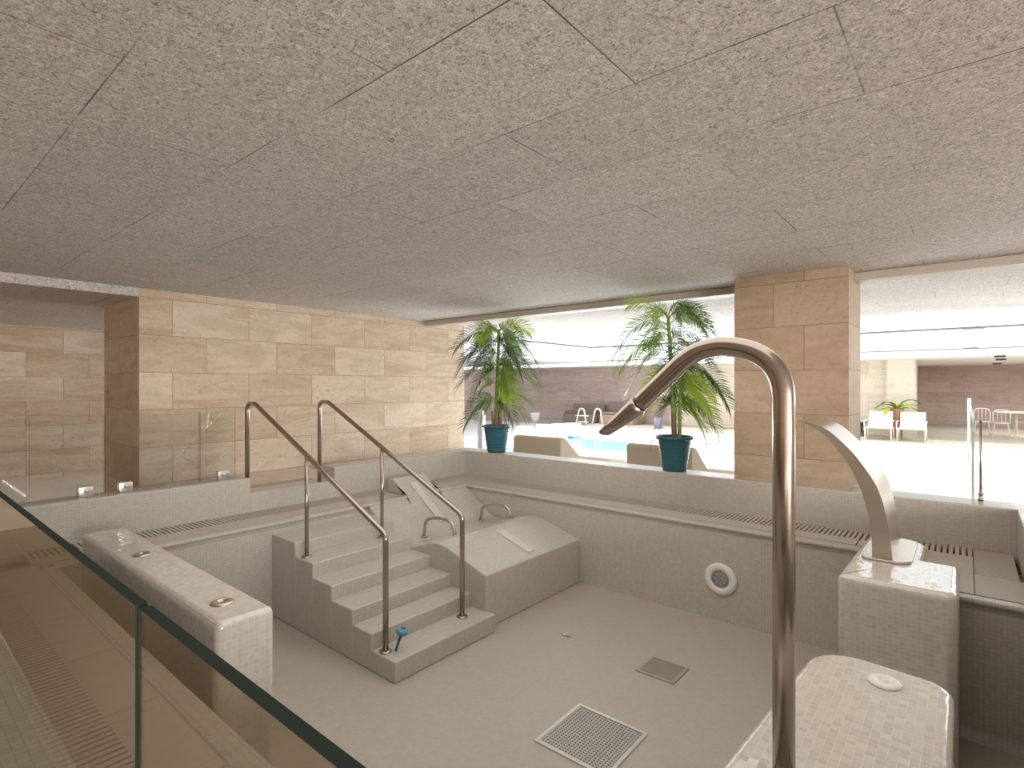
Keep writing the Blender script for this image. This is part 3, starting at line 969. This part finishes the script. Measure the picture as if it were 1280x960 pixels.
# ------------------------------------------------------------------ potted palms on the parapet
RT = Vector((math.cos(R(39.9)), math.sin(R(39.9)), 0))     # to the viewer's right
FW = Vector((-math.sin(R(39.9)), math.cos(R(39.9)), 0))    # away from the viewer
def frond(b, p0, p1, p2, leaf_len=0.19, lw=0.0050, step=0.0185):
    """one feathered palm leaf: arching midrib p0-p1-p2 with two rows of narrow leaflets"""
    n = 16
    pts = [p0 * (1 - t) ** 2 + p1 * 2 * t * (1 - t) + p2 * t * t for t in [k / n for k in range(n + 1)]]
    ln = sum((c - a).length for a, c in zip(pts, pts[1:]))
    b.mi = 1
    b.tube(pts, 0.0048, 5, taper=[1.15 - 0.9 * k / n for k in range(n + 1)])
    b.mi = 0
    h = (p2 - p0)
    h.z = 0
    h = h.normalized() if h.length > 1e-3 else Vector((1, 0, 0))
    side = h.cross(Vector((0, 0, 1))).normalized()
    side = Matrix.Rotation(R(random.choice((-1, 1)) * random.uniform(25, 62)), 3, h) @ side
    m = max(14, int(ln * 0.86 / step))
    for k in range(m):
        f = 0.14 + 0.86 * k / (m - 1)
        i = min(n - 1, int(f * n))
        q = pts[i].lerp(pts[i + 1], f * n - i)
        t = (pts[i + 1] - pts[i]).normalized()
        nn = side.cross(t).normalized()
        if nn.z < 0:
            nn = -nn
        ll = leaf_len * min(1.0, ln / 0.5) * (0.5 + 0.62 * math.sin(math.pi * min(1, 0.10 + f * 0.80)) ** 0.8) * random.uniform(0.85, 1.1)
        for s in (-1, 1):
            d = (side * s * (1.0 - 0.35 * f) + t * (0.50 + 0.45 * f) + nn * random.uniform(0.0, 0.22)).normalized()
            sag = Vector((0, 0, -1)) * ll * random.uniform(0.10, 0.30)
            m1 = q + d * ll * 0.5 + sag * 0.2
            m2 = q + d * ll * 0.95 + sag
            wv = d.cross(nn).normalized() * lw * random.uniform(0.85, 1.15)
            vv = [b.bm.verts.new(x) for x in (q + wv * 0.5, q - wv * 0.5, m1 - wv, m2, m1 + wv)]
            b.bm.faces.new((vv[0], vv[1], vv[2], vv[4]))
            b.bm.faces.new((vv[4], vv[2], vv[3]))

def palm(cx, cy, label, stems, fronds, tone):
    t = thing('potted_palm', label, 'potted plant', (cx, cy, ZP), 'potted palms on the parapet')
    b = MB()
    H = 0.365
    prof = [(0, 0.0), (0.118, 0.0), (0.122, 0.012)]
    for k in range(7):
        z = 0.03 + k * 0.042
        r = 0.124 + 0.053 * (z / H)
        prof += [(r, z), (r + 0.004, z + 0.016), (r + 0.001, z + 0.034)]
    prof += [(0.180, 0.330), (0.196, 0.338), (0.198, 0.362), (0.190, 0.366), (0.176, 0.352), (0.170, 0.320)]
    b.lathe(prof, (cx, cy, ZP), 40)
    pot = b.build('pot', M['pot'], t)
    b = MB()
    b.lathe([(0, 0.328), (0.08, 0.326), (0.171, 0.318)], (cx, cy, ZP), 24)
    b.build('soil', M['soil'], pot)
    for (dx, dy, z1, lean, r) in stems:
        b = MB()
        z0 = ZP + 0.32
        n = 12
        pts = [(cx + dx + lean[0] * (k / n) ** 1.3, cy + dy + lean[1] * (k / n) ** 1.3, z0 + (z1 - z0) * k / n) for k in range(n + 1)]
        b.tube(pts, r, 9, taper=[(1.25 - 0.5 * k / n) * (1.0 + 0.07 * (k % 2)) for k in range(n + 1)])
        b.build('stem', M['sheath'] if z1 > -0.3 else M['trunk'], t)
        if z1 > -0.3:
            b = MB()
            b.tube([Vector(p) for p in pts[:5]], r * 1.12, 9, taper=[1.3, 1.2, 1.12, 1.02, 0.9])
            b.build('bark', M['trunk'], t)
    rnd = random.Random(int(abs(cx) * 100))
    extra = [(f[0] + rnd.uniform(-0.07, 0.07), f[1] * rnd.uniform(0.55, 0.9), f[2] * rnd.uniform(0.6, 1.05), f[3] + rnd.uniform(-0.22, 0.22),
              f[4] * rnd.uniform(0.8, 1.2), f[5]) for f in fronds if rnd.random() < 0.6]
    for (bz, dx, dz, dd, rise, mk) in fronds + extra:
        # base height on the stem, reach to the viewer's right, drop of the tip, reach in depth, arch
        b = MB()
        k = (bz - (ZP + 0.32)) / (stems[0][2] - (ZP + 0.32))
        p0 = Vector((cx + stems[0][3][0] * k, cy + stems[0][3][1] * k, bz))
        p2 = p0 + RT * dx + FW * dd + Vector((0, 0, dz))
        p1 = p0 + RT * dx * 0.5 + FW * dd * 0.5 + Vector((0, 0, max(0, dz) + rise))
        frond(b, p0, p1, p2)
        b.build('frond', [M['leaf_' + mk], M['sheath']], t)

# far left palm
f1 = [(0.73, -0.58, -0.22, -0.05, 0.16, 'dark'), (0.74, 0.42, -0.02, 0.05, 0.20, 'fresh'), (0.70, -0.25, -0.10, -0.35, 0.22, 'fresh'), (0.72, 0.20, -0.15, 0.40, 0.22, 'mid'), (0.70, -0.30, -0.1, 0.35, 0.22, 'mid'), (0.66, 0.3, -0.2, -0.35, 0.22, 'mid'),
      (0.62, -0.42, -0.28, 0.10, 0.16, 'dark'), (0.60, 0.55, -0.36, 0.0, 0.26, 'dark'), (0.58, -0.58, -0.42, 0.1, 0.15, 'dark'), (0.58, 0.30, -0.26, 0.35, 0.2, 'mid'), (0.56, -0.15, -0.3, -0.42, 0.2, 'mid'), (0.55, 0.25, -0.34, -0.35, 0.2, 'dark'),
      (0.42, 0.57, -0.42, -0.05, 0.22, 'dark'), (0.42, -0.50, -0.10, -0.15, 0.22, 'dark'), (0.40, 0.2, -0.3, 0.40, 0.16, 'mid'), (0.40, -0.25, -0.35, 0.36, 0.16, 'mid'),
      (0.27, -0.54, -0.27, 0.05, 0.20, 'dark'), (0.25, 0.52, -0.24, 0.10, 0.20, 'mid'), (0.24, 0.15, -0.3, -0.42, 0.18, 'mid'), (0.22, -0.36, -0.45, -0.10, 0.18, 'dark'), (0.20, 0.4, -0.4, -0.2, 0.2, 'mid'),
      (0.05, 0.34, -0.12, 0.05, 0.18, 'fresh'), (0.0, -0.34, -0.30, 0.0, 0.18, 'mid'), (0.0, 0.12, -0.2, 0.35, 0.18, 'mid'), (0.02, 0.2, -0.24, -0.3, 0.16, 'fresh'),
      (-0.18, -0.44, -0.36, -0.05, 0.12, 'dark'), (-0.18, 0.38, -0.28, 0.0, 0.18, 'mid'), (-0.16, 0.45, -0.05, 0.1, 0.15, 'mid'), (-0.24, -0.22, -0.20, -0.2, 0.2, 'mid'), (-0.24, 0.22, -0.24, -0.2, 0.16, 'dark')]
palm(-4.90, 5.53, 'dense drooping palm in a teal pot at the far left end of the parapet',
     [(0.0, 0.0, 0.76, (0.03, 0.02), 0.026), (0.05, 0.02, 0.10, (0.03, 0.0), 0.020), (-0.05, -0.01, -0.35, (-0.02, 0.0), 0.018)], f1, 0)
# palm by the column
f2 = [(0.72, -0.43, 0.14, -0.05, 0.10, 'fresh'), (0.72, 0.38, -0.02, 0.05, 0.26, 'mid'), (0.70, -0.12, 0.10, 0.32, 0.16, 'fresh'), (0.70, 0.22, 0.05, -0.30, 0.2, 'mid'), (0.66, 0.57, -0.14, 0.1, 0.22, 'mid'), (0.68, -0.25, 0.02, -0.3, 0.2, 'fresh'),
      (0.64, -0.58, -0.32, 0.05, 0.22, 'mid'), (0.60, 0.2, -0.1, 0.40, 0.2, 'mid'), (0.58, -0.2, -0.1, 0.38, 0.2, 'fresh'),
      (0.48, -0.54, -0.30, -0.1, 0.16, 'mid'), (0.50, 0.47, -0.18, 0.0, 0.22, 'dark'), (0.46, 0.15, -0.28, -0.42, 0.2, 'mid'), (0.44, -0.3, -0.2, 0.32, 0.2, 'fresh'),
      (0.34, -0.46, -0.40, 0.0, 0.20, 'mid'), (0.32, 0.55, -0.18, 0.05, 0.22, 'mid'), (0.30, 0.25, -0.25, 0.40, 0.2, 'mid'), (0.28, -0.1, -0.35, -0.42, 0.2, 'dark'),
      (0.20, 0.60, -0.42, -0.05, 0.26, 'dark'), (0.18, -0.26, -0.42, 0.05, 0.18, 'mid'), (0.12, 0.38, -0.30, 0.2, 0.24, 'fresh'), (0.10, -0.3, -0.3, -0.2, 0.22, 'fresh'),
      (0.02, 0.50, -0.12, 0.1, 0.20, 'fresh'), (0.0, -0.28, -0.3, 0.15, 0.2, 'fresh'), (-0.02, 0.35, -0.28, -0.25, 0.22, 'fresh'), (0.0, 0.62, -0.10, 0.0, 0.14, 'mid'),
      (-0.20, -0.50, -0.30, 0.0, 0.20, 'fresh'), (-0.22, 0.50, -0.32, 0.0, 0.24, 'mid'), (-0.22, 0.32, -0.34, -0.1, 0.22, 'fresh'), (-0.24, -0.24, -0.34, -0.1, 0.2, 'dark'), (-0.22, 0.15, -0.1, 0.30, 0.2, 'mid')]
palm(-2.385, 5.545, 'open bright green palm in a teal pot beside the sandstone column',
     [(0.0, 0.0, 0.74, (-0.07, 0.0), 0.022), (0.055, 0.0, -0.05, (0.01, 0.0), 0.017), (-0.02, 0.04, -0.2, (0.0, 0.02), 0.015)], f2, 1)

# ------------------------------------------------------------------ pool hall beyond the parapet
def stone_lounger(x0, label):
    t = thing('stone_lounger', label, 'sun lounger', (x0 + 0.45, 7.5, ZW), 'stone loungers behind the parapet')
    b = MB()
    x1 = x0 + 0.90
    y0 = 6.55
    prof = [(y0, ZW), (y0 + 0.02, -0.80), (y0 + 0.10, -0.77), (y0 + 0.17, -0.79), (y0 + 0.80, -1.27), (y0 + 1.05, -1.31), (y0 + 1.45, -1.22), (y0 + 2.05, -1.30), (y0 + 2.10, ZW)]
    b.prism(prof, x0, x1, 'x', 0.02, 2, smooth=False)
    b.build('body', M['concrete'], t)
    b = MB()
    b.box(x0 + 0.03, x1 - 0.03, y0 + 0.03, y0 + 2.05, ZW, ZW + 0.03)
    b.build('plinth', M['slab'], t)
stone_lounger(-5.47, 'beige stone lounger behind the parapet between the two potted palms')
stone_lounger(-3.50, 'beige stone lounger behind the parapet beside the right potted palm')

for k, (x, y) in enumerate(((-10.45, 13.1), (-10.15, 13.7), (-9.72, 13.9), (-9.30, 14.05))):
    b = MB()
    b.box(x - 0.19, x + 0.19, y - 0.17, y + 0.17, ZW, ZW + 0.30 + 0.03 * k, 0.015, 2)
    tag(b.build('cube_seat', M['plaster'], loc=(x, y, ZW)), ['white cube seat by the pool, nearest the left palm', 'white cube seat by the pool, second from the left palm',
        'white cube seat by the pool, third from the left palm', 'white cube seat by the pool, nearest the chrome ladder'][k], 'seat', 'white cube seats by the big pool')

t = thing('pool_ladder', 'white arched ladder rails at the far pool edge', 'ladder', (-11.3, 18.2, ZW))
for (x, y) in ((-11.60, 18.05), (-11.05, 18.35)):
    b = MB()
    b.tube(fillet([(x - 0.22, y, ZW), (x - 0.05, y, -0.90), (x + 0.16, y, -0.90), (x + 0.24, y + 0.05, ZW)], 0.12), 0.028, 10)
    b.build('rail', M['white_metal'], t)
b = MB()
for z in (ZW + 0.12, ZW + 0.36):
    b.box(-11.80, -11.26, 18.0, 18.09, z, z + 0.03)
b.build('rung', M['white_metal'], t)

def sofa(x0, x1, y0, y1, h, label):
    t = thing('lounge_sofa', label, 'sofa', ((x0 + x1) / 2, (y0 + y1) / 2, ZW), 'taupe sofas along the brown wall')
    b = MB()
    b.box(x0, x1, y0, y1, ZW, ZW + 0.36, 0.03, 2)
    b.build('base', M['sofa'], t)
    b = MB()
    b.box(x0, x1, y1 - 0.22, y1, ZW + 0.36, ZW + h, 0.04, 2)
    b.build('backrest', M['sofa'], t)
    b = MB()
    b.box(x0 + 0.05, (x0 + x1) / 2 - 0.02, y0 + 0.02, y1 - 0.23, ZW + 0.36, ZW + 0.48, 0.04, 3)
    b.build('cushion', M['cushion'], t)
    b = MB()
    b.box((x0 + x1) / 2 + 0.02, x1 - 0.05, y0 + 0.02, y1 - 0.23, ZW + 0.36, ZW + 0.48, 0.04, 3)
    b.build('cushion', M['cushion'], t)
sofa(-13.3, -11.75, 19.3, 20.3, 0.75, 'taupe lounge sofa behind the pool ladder')
sofa(-11.5, -10.0, 19.3, 20.3, 0.85, 'taupe lounge sofa right of the pool ladder')
b = MB()
b.lathe([(0, 0), (0.11, 0), (0.13, 0.02), (0.21, 0.38), (0.20, 0.40), (0.18, 0.38), (0.0, 0.36)], (-14.1, 18.4, ZW), 24)
tag(b.build('white_planter', M['plaster'], loc=(-14.1, 18.4, ZW)), 'small white conical planter on the far deck behind the left palm', 'planter')
b = MB()
b.lathe([(0, 0), (0.12, 0), (0.14, 0.02), (0.16, 0.36), (0.15, 0.38), (0, 0.37)], (-8.6, 18.6, ZW), 24)
M['lavender'] = mat('lavender_plastic', (0.30, 0.30, 0.45), 0.5)
tag(b.build('lavender_stool', M['lavender'], loc=(-8.6, 18.6, ZW)), 'small lavender drum stool on the far deck behind the right palm', 'stool')
b = MB()
b.box(-9.33, -9.17, 9.82, 9.95, ZW, -0.62, 0.01, 1)
tag(b.build('deck_post', M['grey_post'], loc=(-9.25, 9.88, ZW)), 'slim grey post on the deck at the left edge of the opening', 'post')

def lounge_chair(x, y, label):
    t = thing('lounge_chair', label, 'chair', (x, y, ZW), 'white lounge chairs by the cream pillar')
    b = MB()
    b.box(x - 0.30, x + 0.30, y - 0.32, y + 0.28, ZW + 0.33, ZW + 0.37, 0.01, 1)
    b.build('seat', M['sling'], t)
    b = MB()
    b.prism([(y + 0.22, ZW + 0.36), (y + 0.26, ZW + 0.36), (y + 0.44, ZW + 0.80), (y + 0.40, ZW + 0.80)], x - 0.29, x + 0.29, 'x', 0.006, 1)
    b.build('backrest', M['sling'], t)
    for sx in (-1, 1):
        for (y0, y1) in ((-0.30, -0.34), (0.26, 0.36)):
            b = MB()
            b.tube([(x + sx * 0.31, y + y1, ZW), (x + sx * 0.31, y + y0, ZW + 0.36)], 0.016, 8)
            b.build('leg', M['white_metal'], t)
        b = MB()
        b.tube(fillet([(x + sx * 0.33, y - 0.30, ZW + 0.34), (x + sx * 0.33, y - 0.30, ZW + 0.55), (x + sx * 0.33, y + 0.32, ZW + 0.55)], 0.05), 0.014, 8)
        b.build('armrest', M['white_metal'], t)
lounge_chair(-1.93, 18.75, 'white sling lounge chair by the cream pillar, nearer the dark side table')
lounge_chair(-1.17, 18.75, 'white sling lounge chair in front of the cream pillar, right of its twin')
t = thing('side_stool', 'small dark side table left of the white lounge chairs', 'table', (-2.50, 19.7, ZW))
b = MB()
b.lathe([(0, 0.40), (0.15, 0.40), (0.15, 0.43), (0, 0.43)], (-2.50, 19.7, ZW), 20)
b.build('tabletop', M['dark_plastic'], t)
b = MB()
b.lathe([(0, 0), (0.14, 0.0), (0.12, 0.04), (0.05, 0.22), (0.10, 0.40), (0, 0.40)], (-2.50, 19.7, ZW), 20)
b.build('base', M['dark_plastic'], t)

t = thing('potted_banana_plant', 'broad-leaved green plant in a tall pot behind the white chairs', 'potted plant', (-1.55, 19.62, ZW))
b = MB()
b.lathe([(0, 0), (0.12, 0), (0.17, 0.84), (0.19, 0.88), (0.15, 0.86), (0, 0.82)], (-1.57, 19.50, ZW), 20)
b.build('pot', M['terracotta'], t)
AZ = 39.9
for k, (az, ln, rise, w) in enumerate(((AZ + 180, 0.62, 50, 0.075), (AZ + 200, 0.55, 35, 0.075), (AZ + 8, 0.75, 62, 0.04), (AZ - 10, 0.70, 45, 0.05), (AZ - 25, 0.66, 30, 0.055), (AZ - 95, 0.55, 55, 0.08), (AZ + 95, 0.6, 60, 0.07), (AZ + 160, 0.75, 22, 0.05))):
    b = MB()
    h = Vector((math.cos(R(az)), math.sin(R(az)), 0))
    sd = h.cross(Vector((0, 0, 1)))
    p = Vector((-1.57, 19.50, ZW + 0.82))
    a = R(rise)
    rows = []
    for q in range(11):
        f = q / 10
        ww = w * math.sin(math.pi * min(1.0, 0.06 + f * 0.93)) ** 0.7 + 0.004
        rows.append([b.bm.verts.new(p + sd * ww + Vector((0, 0, 0.02))), b.bm.verts.new(p), b.bm.verts.new(p - sd * ww + Vector((0, 0, 0.02)))])
        p = p + (h * math.cos(a) + Vector((0, 0, 1)) * math.sin(a)) * ln * 0.125
        a -= R(11)
    for r0, r1 in zip(rows, rows[1:]):
        for j in (0, 1):
            b.bm.faces.new((r0[j], r0[j + 1], r1[j + 1], r1[j])).smooth = True
    b.build('leaf', M['leaf_fresh'] if k % 2 else M['leaf_mid'], t)
t = thing('dining_table', 'white table behind the glass balustrade at the right frame edge', 'table', (1.15, 22.5, ZW))
b = MB()
b.lathe([(0, 0.72), (0.50, 0.72), (0.50, 0.75), (0, 0.75)], (1.15, 22.5, ZW), 28)
b.build('tabletop', M['white_metal'], t)
b = MB()
b.lathe([(0, 0), (0.28, 0), (0.26, 0.02), (0.04, 0.05), (0.035, 0.72), (0, 0.72)], (1.15, 22.5, ZW), 20)
b.build('pedestal', M['white_metal'], t)
def bistro(x, y, fx, label):
    t = thing('bistro_chair', label, 'chair', (x, y, ZW), 'white chairs at the round table')
    b = MB()
    b.lathe([(0, 0.43), (0.21, 0.43), (0.22, 0.45), (0, 0.46)], (x, y, ZW), 20)
    b.build('seat', M['white_metal'], t)
    b = MB()
    b.tube(fillet([(x - 0.19, y + fx * 0.17, ZW + 0.44), (x - 0.19, y + fx * 0.24, ZW + 0.84), (x + 0.19, y + fx * 0.24, ZW + 0.84), (x + 0.19, y + fx * 0.17, ZW + 0.44)], 0.12), 0.016, 8)
    for k in range(3):
        b.tube([(x - 0.09 + k * 0.09, y + fx * 0.18, ZW + 0.44), (x - 0.09 + k * 0.09, y + fx * 0.24, ZW + 0.83)], 0.010, 6)
    b.build('backrest', M['white_metal'], t)
    for sx in (-1, 1):
        for sy in (-1, 1):
            b = MB()
            b.tube([(x + sx * 0.14, y + sy * 0.14, ZW + 0.44), (x + sx * 0.20, y + sy * 0.20, ZW)], 0.013, 7)
            b.build('leg', M['white_metal'], t)
bistro(0.36, 22.1, 1, 'white bistro chair left of the round table at the right edge')
bistro(0.78, 21.6, -1, 'white bistro chair in front of the round table at the right edge')
for k, (x, y) in enumerate(((0.66, 18.95), (0.76, 21.2), (0.80, 25.2))):
    t = thing('ceiling_spotlight', ['dark square ceiling spotlight nearest of three in the far hall', 'dark square ceiling spotlight in the middle of three in the far hall',
              'dark square ceiling spotlight farthest of three in the far hall'][k], 'ceiling light', (x, y, 0.78), 'far hall ceiling spotlights')
    b = MB()
    b.box(x - 0.11, x + 0.11, y - 0.11, y + 0.11, 0.735, 0.78, 0.006, 1)
    b.build('housing', M['dark_plastic'], t)
    b = MB()
    b.lathe([(0, 0), (0.06, 0), (0.065, 0.01), (0, 0.01)], (x, y, 0.728), 16)
    b.build('lens', M['lens_ring'], t)

for o in bpy.data.objects:
    if '_o' in o:
        del o['_o']
